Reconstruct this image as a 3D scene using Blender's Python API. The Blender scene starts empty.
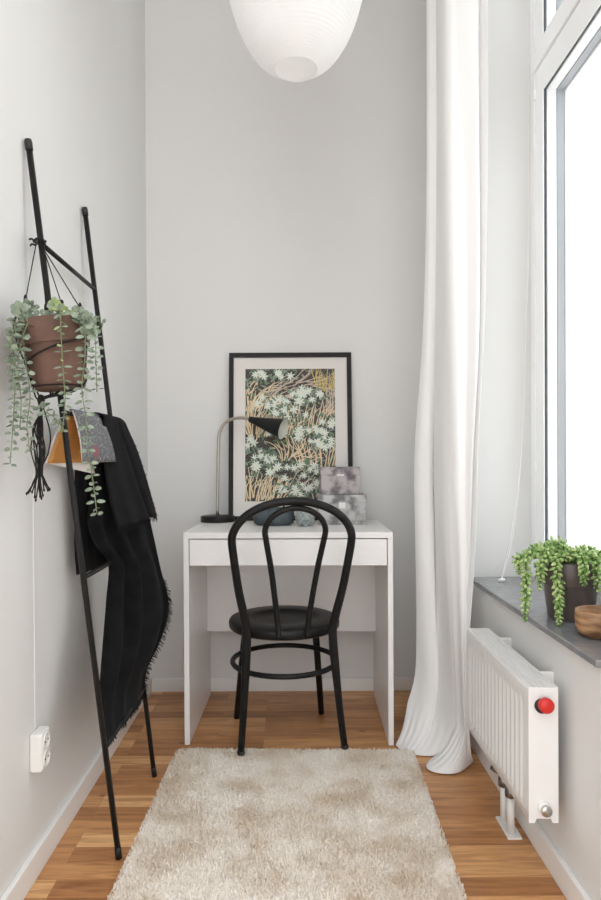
import bpy, bmesh, math, random
from mathutils import Vector, Matrix, Quaternion

R = math.radians
C = bpy.context.scene.collection
S = bpy.context.scene

# ------------------------------------------------------------------ camera, world, light, exposure
CAM_Z, FPX, PPX, HZY = 0.997, 650.0, 293.0, 462.0
PITCH, ROLL = 0.35, -0.30
cam_d = bpy.data.cameras.new('camera')
cam_d.sensor_width = 36.0
cam_d.sensor_fit = 'AUTO'
cam_d.lens = FPX / 900.0 * 36.0
cam = bpy.data.objects.new('camera', cam_d)
C.objects.link(cam)
cam.location = (0, 0, CAM_Z)
CAM_R = Matrix.Rotation(R(90 - PITCH), 3, 'X') @ Matrix.Rotation(R(ROLL), 3, 'Z')
cam.rotation_euler = CAM_R.to_euler()
_d = CAM_R.transposed() @ Vector((0, 1, 0))
PX0 = PPX - FPX * _d.x / -_d.z
PY0 = HZY + FPX * _d.y / -_d.z
cam_d.shift_x = (300.5 - PX0) / 900.0
cam_d.shift_y = (PY0 - 450.0) / 900.0
cam_d.clip_start = 0.02
S.camera = cam

S.view_settings.view_transform = 'Standard'
S.view_settings.look = 'None'
S.view_settings.gamma = 1.0
S.view_settings.use_curve_mapping = False
S.view_settings.exposure = 0.84

w = bpy.data.worlds.new('daylight')
S.world = w
w.use_nodes = True
wn = w.node_tree.nodes
wn['Background'].inputs[0].default_value = (0.97, 0.985, 1.0, 1)
wn['Background'].inputs[1].default_value = 1.35
S.cycles.max_bounces = 10
S.cycles.diffuse_bounces = 6
S.cycles.transparent_max_bounces = 16
S.cycles.sample_clamp_indirect = 8.0


# ------------------------------------------------------------------ helpers
def at(px, py, Y):
    """world point seen at a place in the photograph, Y metres into the room"""
    d = ray(px, py)
    return Vector((0, 0, CAM_Z)) + d * (Y / d.y)


def ray(px, py):
    return CAM_R @ Vector(((px - PX0) / FPX, -(py - PY0) / FPX, -1))


def at_x(px, py, X):
    d = ray(px, py)
    return Vector((0, 0, CAM_Z)) + d * (X / d.x)


def at_z(px, py, Z):
    d = ray(px, py)
    return Vector((0, 0, CAM_Z)) + d * ((Z - CAM_Z) / d.z)


def srgb(r, g, b):
    f = lambda c: (c / 255 / 12.92) if c / 255 <= 0.04045 else ((c / 255 + 0.055) / 1.055) ** 2.4
    return (f(r), f(g), f(b), 1)


def mat(name, col, rough=0.5, metal=0.0, var=0.0, vscale=6.0, bump=0.0, bscale=60.0, spec=0.5, stretch=(1, 1, 1), col2=None, transl=0.0, lo=0.32, hi=0.68):
    m = bpy.data.materials.new(name)
    m.use_nodes = True
    nt = m.node_tree
    n, l = nt.nodes, nt.links
    b = n['Principled BSDF']
    b.inputs['Base Color'].default_value = col
    b.inputs['Roughness'].default_value = rough
    b.inputs['Metallic'].default_value = metal
    b.inputs['Specular IOR Level'].default_value = spec
    tc = n.new('ShaderNodeTexCoord')
    mp = n.new('ShaderNodeMapping')
    mp.inputs['Scale'].default_value = stretch
    l.new(tc.outputs['Object'], mp.inputs['Vector'])
    if var > 0 or col2:
        no = n.new('ShaderNodeTexNoise')
        no.inputs['Scale'].default_value = vscale
        no.inputs['Detail'].default_value = 5
        l.new(mp.outputs[0], no.inputs['Vector'])
        rp = n.new('ShaderNodeValToRGB')
        rp.color_ramp.elements[0].position = lo
        rp.color_ramp.elements[1].position = hi
        c2 = col2 or tuple(min(1, c * (1 + var)) for c in col[:3]) + (1,)
        c1 = col if col2 else tuple(c * (1 - var) for c in col[:3]) + (1,)
        rp.color_ramp.elements[0].color = c1
        rp.color_ramp.elements[1].color = c2
        l.new(no.outputs['Fac'], rp.inputs[0])
        l.new(rp.outputs[0], b.inputs['Base Color'])
    if bump > 0:
        nb = n.new('ShaderNodeTexNoise')
        nb.inputs['Scale'].default_value = bscale
        nb.inputs['Detail'].default_value = 4
        l.new(mp.outputs[0], nb.inputs['Vector'])
        bp = n.new('ShaderNodeBump')
        bp.inputs['Strength'].default_value = bump
        bp.inputs['Distance'].default_value = 0.01
        l.new(nb.outputs['Fac'], bp.inputs['Height'])
        l.new(bp.outputs[0], b.inputs['Normal'])
    if transl > 0:
        tr = n.new('ShaderNodeBsdfTranslucent')
        tr.inputs['Color'].default_value = col
        mx = n.new('ShaderNodeMixShader')
        mx.inputs[0].default_value = transl
        l.new(b.outputs[0], mx.inputs[1])
        l.new(tr.outputs[0], mx.inputs[2])
        l.new(mx.outputs[0], n['Material Output'].inputs['Surface'])
    return m


class MB:
    """collects shapes and links them as one mesh object"""

    def __init__(self):
        self.v, self.f, self.mi, self.sm = [], [], [], []

    def add(self, vs, fs, m=0, smooth=True):
        o = len(self.v)
        self.v += [tuple(p) for p in vs]
        for f in fs:
            self.f.append(tuple(i + o for i in f))
            self.mi.append(m)
            self.sm.append(smooth)
        return self

    def box(self, x0, x1, y0, y1, z0, z1, m=0, M=None):
        vs = [Vector((x, y, z)) for z in (z0, z1) for y in (y0, y1) for x in (x0, x1)]
        if M:
            vs = [M @ p for p in vs]
        return self.add(vs, [(0, 2, 3, 1), (4, 5, 7, 6), (0, 1, 5, 4), (2, 6, 7, 3), (0, 4, 6, 2), (1, 3, 7, 5)], m, False)

    def tube(self, pts, r, n=10, m=0, closed=False, caps=True):
        pts = [Vector(p) for p in pts]
        k = len(pts)
        rs = r if isinstance(r, (list, tuple)) else [r] * k
        T = []
        for i in range(k):
            a = pts[(i - 1) % k] if (closed or i > 0) else pts[i]
            b = pts[(i + 1) % k] if (closed or i < k - 1) else pts[i]
            T.append((b - a).normalized())
        up = Vector((0, 0, 1)) if abs(T[0].z) < 0.9 else Vector((1, 0, 0))
        N = (up - T[0] * up.dot(T[0])).normalized()
        vs = []
        for i in range(k):
            if i:
                N = (T[i - 1].rotation_difference(T[i]) @ N)
                N = (N - T[i] * N.dot(T[i])).normalized()
            B = T[i].cross(N)
            for j in range(n):
                a = 2 * math.pi * j / n
                vs.append(pts[i] + (N * math.cos(a) + B * math.sin(a)) * rs[i])
        fs = []
        for i in range(k if closed else k - 1):
            i2 = (i + 1) % k
            for j in range(n):
                j2 = (j + 1) % n
                fs.append((i * n + j, i * n + j2, i2 * n + j2, i2 * n + j))
        if caps and not closed:
            fs.append(tuple(range(n - 1, -1, -1)))
            fs.append(tuple((k - 1) * n + j for j in range(n)))
        return self.add(vs, fs, m)

    def lathe(self, prof, n=48, m=0, M=None, mfun=None):
        """profile of (r, z) turned about z; r=0 ends make poles"""
        M = M or Matrix()
        vs, ring = [], []
        for r, z in prof:
            if r < 1e-6:
                ring.append([len(vs)])
                vs.append(M @ Vector((0, 0, z)))
            else:
                ring.append(list(range(len(vs), len(vs) + n)))
                for j in range(n):
                    a = 2 * math.pi * j / n
                    vs.append(M @ Vector((r * math.cos(a), r * math.sin(a), z)))
        for i in range(len(prof) - 1):
            A, B = ring[i], ring[i + 1]
            fs = []
            for j in range(n):
                j2 = (j + 1) % n
                if len(A) == 1 and len(B) == 1:
                    continue
                if len(A) == 1:
                    fs.append((A[0], B[j2], B[j]))
                elif len(B) == 1:
                    fs.append((A[j], A[j2], B[0]))
                else:
                    fs.append((A[j], A[j2], B[j2], B[j]))
            o = len(self.v)
            mm = mfun(i) if mfun else m
            for f in fs:
                self.f.append(tuple(k + o for k in f))
                self.mi.append(mm)
                self.sm.append(True)
        self.v += [tuple(p) for p in vs]
        return self

    def grid(self, rows, m=0):
        nr, nc = len(rows), len(rows[0])
        vs = [p for r in rows for p in r]
        fs = [(i * nc + j, i * nc + j + 1, (i + 1) * nc + j + 1, (i + 1) * nc + j) for i in range(nr - 1) for j in range(nc - 1)]
        return self.add(vs, fs, m)

    def build(self, name, mats, parent=None, bevel=0.0, solid=0.0, subs=0, seg=2, solid_off=0.0):
        me = bpy.data.meshes.new(name)
        me.from_pydata(self.v, [], self.f)
        ms = mats if isinstance(mats, (list, tuple)) else [mats]
        for mm in ms:
            me.materials.append(mm)
        me.polygons.foreach_set('material_index', self.mi)
        me.polygons.foreach_set('use_smooth', self.sm)
        me.update()
        o = bpy.data.objects.new(name, me)
        C.objects.link(o)
        if parent:
            o.parent = parent
        if solid:
            q = o.modifiers.new('solid', 'SOLIDIFY')
            q.thickness = solid
            q.offset = solid_off
        if subs:
            q = o.modifiers.new('sub', 'SUBSURF')
            q.levels = q.render_levels = subs
        if bevel:
            q = o.modifiers.new('bevel', 'BEVEL')
            q.width = bevel
            q.segments = seg
            q.limit_method = 'ANGLE'
            q.harden_normals = False
        return o


def tag(o, label, cat, group=None, kind=None):
    o['label'] = label
    o['category'] = cat
    if group:
        o['group'] = group
    if kind:
        o['kind'] = kind
    return o


def empty(name, loc, label, cat, group=None):
    o = bpy.data.objects.new(name, None)
    C.objects.link(o)
    o.location = loc
    o.empty_display_size = 0.05
    return tag(o, label, cat, group)


def shift(mb, loc, rotz=0.0):
    """express a mesh collected in world coordinates relative to a thing's base"""
    M = (Matrix.Translation(loc) @ Matrix.Rotation(rotz, 4, 'Z')).inverted()
    mb.v = [tuple(M @ Vector(p)) for p in mb.v]
    return mb


def struct(o):
    o['kind'] = 'structure'
    return o


def spline(pts, n=8):
    """Catmull-Rom through points"""
    P = [Vector(p) for p in pts]
    P = [P[0] * 2 - P[1]] + P + [P[-1] * 2 - P[-2]]
    out = []
    for i in range(1, len(P) - 2):
        a, b, c, d = P[i - 1:i + 3]
        for k in range(n):
            t = k / n
            out.append(0.5 * ((2 * b) + (c - a) * t + (2 * a - 5 * b + 4 * c - d) * t * t + (3 * b - a - 3 * c + d) * t ** 3))
    out.append(P[-2])
    return out


def lerp(a, b, t):
    return a + (b - a) * t


# ------------------------------------------------------------------ materials
M_wall = mat('wall_paint', (0.744, 0.740, 0.727, 1), 0.55, var=0.012, vscale=2.5, bump=0.03, bscale=220, spec=0.35)
M_ceil = mat('ceiling_paint', (0.85, 0.85, 0.84, 1), 0.7, var=0.01)
M_trim = mat('trim_paint', (0.84, 0.83, 0.81, 1), 0.38, var=0.01)
M_winpaint = mat('window_paint', (0.93, 0.935, 0.94, 1), 0.3, var=0.01)
M_gasket = mat('gasket', (0.06, 0.065, 0.07, 1), 0.5, var=0.1)
M_winmetal = mat('window_spacer', (0.36, 0.38, 0.41, 1), 0.4, var=0.05)
M_white = mat('white_lacquer', (0.84, 0.83, 0.82, 1), 0.3, var=0.008)
M_whiteplastic = mat('white_plastic', (0.82, 0.81, 0.78, 1), 0.35, var=0.01)
M_radiator = mat('radiator_enamel', (0.84, 0.835, 0.82, 1), 0.3, var=0.008)
M_red = mat('red_cap', (0.66, 0.025, 0.02, 1), 0.4, var=0.06)
M_darkplastic = mat('dark_plastic', (0.03, 0.03, 0.03, 1), 0.4, var=0.1, spec=0.22)
M_chrome = mat('brushed_chrome', (0.55, 0.54, 0.52, 1), 0.3, metal=1.0, var=0.05, vscale=60)
M_nickel = mat('brushed_nickel', (0.47, 0.43, 0.37, 1), 0.35, metal=0.85, var=0.05, vscale=80)
M_black = mat('black_lacquer', (0.011, 0.011, 0.011, 1), 0.38, var=0.15, vscale=20, spec=0.22)
M_blackmetal = mat('black_powder_coat', (0.014, 0.014, 0.014, 1), 0.42, var=0.1, vscale=60, bump=0.05, bscale=600, spec=0.22)
M_rope = mat('black_cotton_cord', (0.012, 0.010, 0.009, 1), 0.85, var=0.3, vscale=200, bump=0.5, bscale=500)
M_terra = mat('aged_terracotta', srgb(84, 62, 52), 0.85, var=0.2, vscale=13, bump=0.2, bscale=90, col2=srgb(116, 88, 75))
M_soil = mat('soil', (0.03, 0.02, 0.014, 1), 0.95, var=0.4, vscale=120, bump=1.0, bscale=150)
M_euca = mat('silvery_leaf', srgb(96, 110, 94), 0.6, vscale=60, col2=srgb(154, 167, 144), transl=0.06)
M_euca_young = mat('young_leaf', srgb(132, 152, 98), 0.55, vscale=60, col2=srgb(180, 194, 140), transl=0.06)
M_eustem = mat('vine_stem', srgb(120, 130, 96), 0.7, var=0.1, vscale=40)
M_sedum = mat('succulent_leaf', srgb(92, 134, 54), 0.4, vscale=80, lo=.38, hi=.62, col2=srgb(196, 218, 148))
M_sedstem = mat('succulent_stem', srgb(84, 110, 46), 0.6, var=0.1)
M_greypot = mat('glazed_taupe', srgb(92, 82, 79), 0.28, var=0.08, vscale=10)
M_slate = mat('grey_stone_sill', srgb(130, 131, 134), 0.16, var=0.12, vscale=35, bump=0.02, bscale=200, spec=0.9)
M_curtain = mat('white_linen', (0.96, 0.957, 0.95, 1), 0.9, bump=0.08, bscale=500, transl=0.20, spec=0.1)
M_paper = mat('rice_paper', (0.95, 0.945, 0.935, 1), 0.8, var=0.012, vscale=30, transl=0.45, spec=0.1)
M_stone_d = mat('blue_grey_stone', srgb(52, 60, 66), 0.8, vscale=18, col2=srgb(88, 98, 102), bump=0.25, bscale=120)
M_granite = mat('speckled_stone', srgb(92, 102, 102), 0.75, vscale=120, col2=srgb(182, 190, 188), bump=0.3, bscale=160)
M_box = mat('mottled_grey_card', srgb(112, 104, 110), 0.7, lo=.40, hi=.58, vscale=24, col2=srgb(184, 177, 178), bump=0.05, bscale=90)
M_box2 = mat('mottled_pale_grey_card', srgb(116, 115, 117), 0.7, lo=.38, hi=.56, vscale=22, col2=srgb(192, 191, 189), bump=0.05, bscale=90)
M_card = mat('white_card', (0.82, 0.81, 0.79, 1), 0.6, var=0.01)
M_mat = mat('pale_passepartout', srgb(230, 222, 217), 0.85, var=0.008)
M_frame = mat('black_frame', (0.017, 0.016, 0.014, 1), 0.45, var=0.2, vscale=30, spec=0.22)
M_p_bg = mat('print_ground', srgb(62, 54, 48), 0.8, var=0.15, vscale=12)
M_p_twig = mat('print_twig', srgb(228, 204, 168), 0.8, var=0.06, vscale=40)
M_p_twig2 = mat('print_twig_pale', srgb(200, 178, 160), 0.8, var=0.06, vscale=40)
M_p_yel = mat('print_twig_yellow', srgb(206, 180, 108), 0.8, var=0.06, vscale=40)
M_p_flow = mat('print_flower', srgb(226, 229, 216), 0.8, var=0.03, vscale=40)
M_p_green = mat('print_leaf', srgb(104, 128, 100), 0.8, var=0.15, vscale=50)
M_p_green2 = mat('print_leaf_grey', srgb(140, 150, 132), 0.8, var=0.12, vscale=50)
M_orange = mat('orange_page', srgb(204, 146, 78), 0.7, var=0.03, vscale=10)
M_page = mat('book_paper', (0.80, 0.79, 0.76, 1), 0.8, var=0.02)


def make_wood_bowl():
    m = mat('turned_wood', srgb(116, 80, 54), 0.5, lo=.38, hi=.62, vscale=26, col2=srgb(190, 148, 108), stretch=(.6, .6, 3), bump=0.05)
    return m


M_wood = make_wood_bowl()


def make_blanket_mat():
    m = mat('black_wool', (0.0105, 0.0105, 0.0112, 1), 0.95, var=0.25, vscale=30, spec=0.05)
    n, l = m.node_tree.nodes, m.node_tree.links
    uv = n.new('ShaderNodeTexCoord')
    wv = n.new('ShaderNodeTexWave')
    wv.bands_direction = 'DIAGONAL'
    wv.inputs['Scale'].default_value = 75
    wv.inputs['Distortion'].default_value = 1.0
    l.new(uv.outputs['Object'], wv.inputs['Vector'])
    bp = n.new('ShaderNodeBump')
    bp.inputs['Strength'].default_value = 0.5
    bp.inputs['Distance'].default_value = 0.004
    l.new(wv.outputs['Fac'], bp.inputs['Height'])
    l.new(bp.outputs[0], n['Principled BSDF'].inputs['Normal'])
    n['Principled BSDF'].inputs['Sheen Weight'].default_value = 0.03
    n['Principled BSDF'].inputs['Sheen Roughness'].default_value = 0.5
    return m


M_wool = make_blanket_mat()


def make_cover_mat():
    m = mat('grey_speckled_cover', srgb(88, 88, 92), 0.5)
    n, l = m.node_tree.nodes, m.node_tree.links
    b = n['Principled BSDF']
    tc = n.new('ShaderNodeTexCoord')
    no = n.new('ShaderNodeTexNoise')
    no.inputs['Scale'].default_value = 190
    no.inputs['Detail'].default_value = 4
    l.new(tc.outputs['Object'], no.inputs['Vector'])
    rp = n.new('ShaderNodeValToRGB')
    e = rp.color_ramp.elements
    e[0].position, e[0].color = 0.36, srgb(84, 84, 90)
    e[1].position, e[1].color = 0.60, srgb(116, 116, 120)
    x = e.new(0.70)
    x.color = srgb(215, 215, 215)
    l.new(no.outputs['Fac'], rp.inputs[0])
    # a warm red patch of the printed picture
    sp = n.new('ShaderNodeVectorMath')
    sp.operation = 'DISTANCE'
    sp.inputs[1].default_value = (-0.527, 1.69, 1.025)
    l.new(tc.outputs['Object'], sp.inputs[0])
    r2 = n.new('ShaderNodeValToRGB')
    r2.color_ramp.elements[0].position, r2.color_ramp.elements[0].color = 0.016, (1, 1, 1, 1)
    r2.color_ramp.elements[1].position, r2.color_ramp.elements[1].color = 0.026, (0, 0, 0, 1)
    l.new(sp.outputs['Value'], r2.inputs[0])
    mx = n.new('ShaderNodeMixRGB')
    mx.inputs[2].default_value = srgb(150, 74, 74)
    l.new(r2.outputs[0], mx.inputs[0])
    l.new(rp.outputs[0], mx.inputs[1])
    l.new(mx.outputs[0], b.inputs['Base Color'])
    return m


M_cover = make_cover_mat()


def make_floor_mat():
    m = bpy.data.materials.new('oak_strip_floor')
    m.use_nodes = True
    n, l = m.node_tree.nodes, m.node_tree.links
    b = n['Principled BSDF']
    g = n.new('ShaderNodeNewGeometry')
    br = n.new('ShaderNodeTexBrick')
    br.offset = 0.37
    br.offset_frequency = 3
    br.inputs['Scale'].default_value = 1.0
    br.inputs['Brick Width'].default_value = 0.46
    br.inputs['Row Height'].default_value = 0.0655
    br.inputs['Mortar Size'].default_value = 0.0006
    br.inputs['Mortar Smooth'].default_value = 0.3
    br.inputs['Bias'].default_value = 0.0
    br.inputs['Color1'].default_value = (0, 0, 0, 1)
    br.inputs['Color2'].default_value = (1, 1, 1, 1)
    br.inputs['Mortar'].default_value = (0.15, 0.15, 0.15, 1)
    mp = n.new('ShaderNodeMapping')
    mp.inputs['Location'].default_value = (0.11, 0.022, 0)
    l.new(g.outputs['Position'], mp.inputs['Vector'])
    l.new(mp.outputs[0], br.inputs['Vector'])
    # grain that changes from strip to strip
    add = n.new('ShaderNodeVectorMath')
    add.operation = 'MULTIPLY_ADD'
    add.inputs[1].default_value = (7.3, 3.1, 5.7)
    l.new(br.outputs['Color'], add.inputs[0])
    l.new(g.outputs['Position'], add.inputs[2])
    st = n.new('ShaderNodeMapping')
    st.inputs['Scale'].default_value = (2.6, 26, 1)
    l.new(add.outputs[0], st.inputs['Vector'])
    no = n.new('ShaderNodeTexNoise')
    no.inputs['Scale'].default_value = 1.6
    no.inputs['Detail'].default_value = 6
    no.inputs['Distortion'].default_value = 1.2
    l.new(st.outputs[0], no.inputs['Vector'])
    tone = n.new('ShaderNodeValToRGB')
    e = tone.color_ramp.elements
    e[0].position, e[0].color = 0.0, srgb(158, 108, 66)
    e[1].position, e[1].color = 1.0, srgb(228, 182, 130)
    x = e.new(0.35)
    x.color = srgb(184, 131, 84)
    x = e.new(0.7)
    x.color = srgb(206, 154, 103)
    l.new(br.outputs['Color'], tone.inputs[0])
    gr = n.new('ShaderNodeValToRGB')
    gr.color_ramp.elements[0].position, gr.color_ramp.elements[0].color = 0.3, (0.66, 0.58, 0.50, 1)
    gr.color_ramp.elements[1].position, gr.color_ramp.elements[1].color = 0.6, (1.1, 1.08, 1.05, 1)
    l.new(no.outputs['Fac'], gr.inputs[0])
    mx = n.new('ShaderNodeMixRGB')
    mx.blend_type = 'MULTIPLY'
    mx.inputs[0].default_value = 1.0
    l.new(tone.outputs[0], mx.inputs[1])
    l.new(gr.outputs[0], mx.inputs[2])
    # knots
    vo = n.new('ShaderNodeTexVoronoi')
    vo.inputs['Scale'].default_value = 3.4
    s2 = n.new('ShaderNodeMapping')
    s2.inputs['Scale'].default_value = (1.0, 1.9, 1)
    l.new(g.outputs['Position'], s2.inputs['Vector'])
    l.new(s2.outputs[0], vo.inputs['Vector'])
    kr = n.new('ShaderNodeValToRGB')
    kr.color_ramp.elements[0].position, kr.color_ramp.elements[0].color = 0.015, (0.28, 0.2, 0.15, 1)
    kr.color_ramp.elements[1].position, kr.color_ramp.elements[1].color = 0.06, (1, 1, 1, 1)
    l.new(vo.outputs['Distance'], kr.inputs[0])
    m2 = n.new('ShaderNodeMixRGB')
    m2.blend_type = 'MULTIPLY'
    m2.inputs[0].default_value = 1.0
    l.new(mx.outputs[0], m2.inputs[1])
    l.new(kr.outputs[0], m2.inputs[2])
    l.new(m2.outputs[0], b.inputs['Base Color'])
    b.inputs['Roughness'].default_value = 0.36
    bp = n.new('ShaderNodeBump')
    bp.inputs['Strength'].default_value = 0.12
    bp.inputs['Distance'].default_value = 0.002
    l.new(no.outputs['Fac'], bp.inputs['Height'])
    l.new(bp.outputs[0], b.inputs['Normal'])
    return m


M_floor = make_floor_mat()


def make_rug_mat():
    m = bpy.data.materials.new('shag_wool')
    m.use_nodes = True
    n, l = m.node_tree.nodes, m.node_tree.links
    b = n['Principled BSDF']
    b.inputs['Roughness'].default_value = 0.95
    b.inputs['Specular IOR Level'].default_value = 0.1
    g = n.new('ShaderNodeNewGeometry')
    no = n.new('ShaderNodeTexNoise')
    no.inputs['Scale'].default_value = 6.5
    no.inputs['Detail'].default_value = 2.5
    no.inputs['Roughness'].default_value = 0.55
    l.new(g.outputs['Position'], no.inputs['Vector'])
    rp = n.new('ShaderNodeValToRGB')
    rp.color_ramp.elements[0].position, rp.color_ramp.elements[0].color = 0.33, srgb(230, 217, 199)
    rp.color_ramp.elements[1].position, rp.color_ramp.elements[1].color = 0.58, srgb(252, 247, 240)
    l.new(no.outputs['Fac'], rp.inputs[0])
    wn_ = n.new('ShaderNodeTexNoise')
    wn_.inputs['Scale'].default_value = 260
    l.new(g.outputs['Position'], wn_.inputs['Vector'])
    r2 = n.new('ShaderNodeValToRGB')
    r2.color_ramp.elements[0].position, r2.color_ramp.elements[0].color = 0.3, (0.84, 0.82, 0.79, 1)
    r2.color_ramp.elements[1].position, r2.color_ramp.elements[1].color = 0.6, (1, 1, 1, 1)
    l.new(wn_.outputs['Fac'], r2.inputs[0])
    mx = n.new('ShaderNodeMixRGB')
    mx.blend_type = 'MULTIPLY'
    mx.inputs[0].default_value = 1
    l.new(rp.outputs[0], mx.inputs[1])
    l.new(r2.outputs[0], mx.inputs[2])
    l.new(mx.outputs[0], b.inputs['Base Color'])
    return m


M_rug = make_rug_mat()


def make_glass():
    m = bpy.data.materials.new('window_glass')
    m.use_nodes = True
    n, l = m.node_tree.nodes, m.node_tree.links
    n.remove(n['Principled BSDF'])
    tr = n.new('ShaderNodeBsdfTransparent')
    tr.inputs[0].default_value = (0.985, 0.992, 0.99, 1)
    gl = n.new('ShaderNodeBsdfGlossy')
    gl.inputs['Roughness'].default_value = 0.02
    lw = n.new('ShaderNodeLayerWeight')
    pw = n.new('ShaderNodeMath')
    pw.operation = 'POWER'
    pw.inputs[1].default_value = 5.0
    l.new(lw.outputs['Facing'], pw.inputs[0])
    fr = n.new('ShaderNodeMath')
    fr.operation = 'MULTIPLY_ADD'
    fr.inputs[1].default_value = 0.5
    fr.inputs[2].default_value = 0.008
    l.new(pw.outputs[0], fr.inputs[0])
    mx = n.new('ShaderNodeMixShader')
    l.new(fr.outputs[0], mx.inputs[0])
    l.new(tr.outputs[0], mx.inputs[1])
    l.new(gl.outputs[0], mx.inputs[2])
    l.new(mx.outputs[0], n['Material Output'].inputs['Surface'])
    return m


M_glass = make_glass()

# ------------------------------------------------------------------ the room
XL, XR, YB, YN, ZC = -0.633, 0.629, 2.833, 0.55, 3.3
struct(MB().box(XL - 0.9, XR + 0.9, -1.2, YB + 0.1, -0.1, 0).build('floor', M_floor))
struct(MB().box(XL - 0.1, XR + 0.4, YN, YB + 0.1, ZC, ZC + 0.1).build('ceiling', M_ceil))
struct(MB().box(XL - 0.1, XL, YN, YB, 0, ZC).build('wall_left', M_wall))
struct(MB().box(XL - 0.1, XR + 0.4, YB, YB + 0.1, 0, ZC).build('wall_back', M_wall))
WX = 0.83
SILL_B, SILL_T, WY0, WY1, WZ1 = 0.577, 0.593, 1.31, at_x(530.5, 300, WX).y, 3.05
SASH_Y = at_x(543.4, 300, WX + .002).y          # inner edge of the far stile
RAIL_Z = at_x(543.4, 88.6, WX + .002).z          # underside of the sash top rail
SEAM_Z = at_x(532.5, 76.5, WX).z                 # joint between sash and transom
LIGHT_Z = at_x(543.6, 32.3, WX).z                # glass line of the upper light
XO = XR + 0.33
wr = MB()
wr.box(XR, XO, YN, YB, 0, SILL_B)
wr.box(XR, XO, WY1, YB, SILL_B, ZC)
wr.box(XR, XO, YN, WY0, SILL_B, ZC)
wr.box(XR, XO, WY0, WY1, WZ1, ZC)
struct(wr.build('wall_right', M_wall))

BT, BH = 0.014, 0.057
struct(MB().box(XL, XL + BT, YN, YB, 0, 0.066).build('baseboard_left', M_trim, bevel=0.003))
struct(MB().box(XL + BT, XR - BT, YB - BT, YB, 0, BH).build('baseboard_back', M_trim, bevel=0.003))
struct(MB().box(XR - BT, XR, YN, YB, 0, 0.066).build('baseboard_right', M_trim, bevel=0.003))

# window: case frame, double sashes, transom light
JY = lerp(SASH_Y, WY1, .62)
fr = MB()
fr.box(WX, WX + 0.12, JY, WY1, SILL_T, WZ1)
fr.box(WX, WX + 0.12, WY0, WY0 + 0.065, SILL_T, WZ1)
fr.box(WX, WX + 0.12, WY0 + 0.065, JY, SILL_T, SILL_T + 0.035)
fr.box(WX - 0.006, WX + 0.12, WY0 + 0.065, JY, SEAM_Z + .002, SEAM_Z + .055)
fr.box(WX, WX + 0.12, WY0 + 0.065, JY, WZ1 - 0.05, WZ1)
win = struct(fr.build('window_1', M_winpaint, bevel=0.002))


def ring(mb, x0, x1, y0, y1, z0, z1, w, wt, wb):
    mb.box(x0, x1, y0, y0 + w, z0, z1)
    mb.box(x0, x1, y1 - w, y1, z0, z1)
    mb.box(x0, x1, y0 + w, y1 - w, z0, z0 + wb)
    mb.box(x0, x1, y0 + w, y1 - w, z1 - wt, z1)
    return mb


ya, yb = WY0 + 0.068, JY - .003
for nm, z0, z1, wt, wb in (('sash', SILL_T + 0.037, SEAM_Z, SEAM_Z - RAIL_Z, .045), ('transom_sash', SEAM_Z + .058, WZ1 - 0.053, .05, LIGHT_Z - SEAM_Z - .058)):
    wd = yb - SASH_Y
    s = ring(MB(), WX + 0.002, WX + 0.006, ya, yb, z0, z1, wd, wt, wb).build(nm, M_winpaint, win, bevel=0.001)
    ring(MB(), WX + 0.0065, WX + 0.0115, ya + wd - .002, yb - wd + .002, z0 + wb - .002, z1 - wt + .002, .0036, .0036, .0036).build('gasket', M_gasket, s)
    MB().box(WX + 0.0120, WX + 0.0150, ya + wd, yb - wd, z0 + wb, z1 - wt).build('pane', M_glass, s)
    ring(MB(), WX + 0.016, WX + 0.048, ya + 0.004, yb - 0.004, z0 + 0.002, z1 - 0.002, wd - 0.006, wt - .004, wb - .004).build('middle_frame', M_winpaint, win, bevel=0.002)
    ring(MB(), WX + 0.049, WX + 0.074, ya + 0.002, yb - 0.002, z0 + 0.002, z1 - 0.002, wd - 0.004, wt - .002, wb - .002).build('spacer', M_winmetal, win, bevel=0.002)
    s4 = ring(MB(), WX + 0.075, WX + 0.098, ya + 0.002, yb - 0.002, z0 + 0.002, z1 - 0.002, wd - 0.001, wt + .004, wb + .004).build('outer_sash', M_winpaint, win, bevel=0.003)
    MB().box(WX + 0.084, WX + 0.087, ya + wd - .002, yb - wd + .002, z0 + wb, z1 - wt).build('pane', M_glass, s4)
MB().box(WX - 0.004, WX + 0.004, JY - .006, JY + .006, 2.225, 2.260).build('hinge', M_winpaint, win, bevel=0.002)
MB().box(WX - 0.004, WX + 0.004, JY - .006, JY + .006, 0.95, 0.99).build('hinge', M_winpaint, win, bevel=0.002)
sill = MB().box(XR - 0.019, WX + 0.02, WY0 + 0.002, WY1 + 0.0, SILL_B, SILL_T).build('window_sill', M_slate, win, bevel=0.003)

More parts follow.
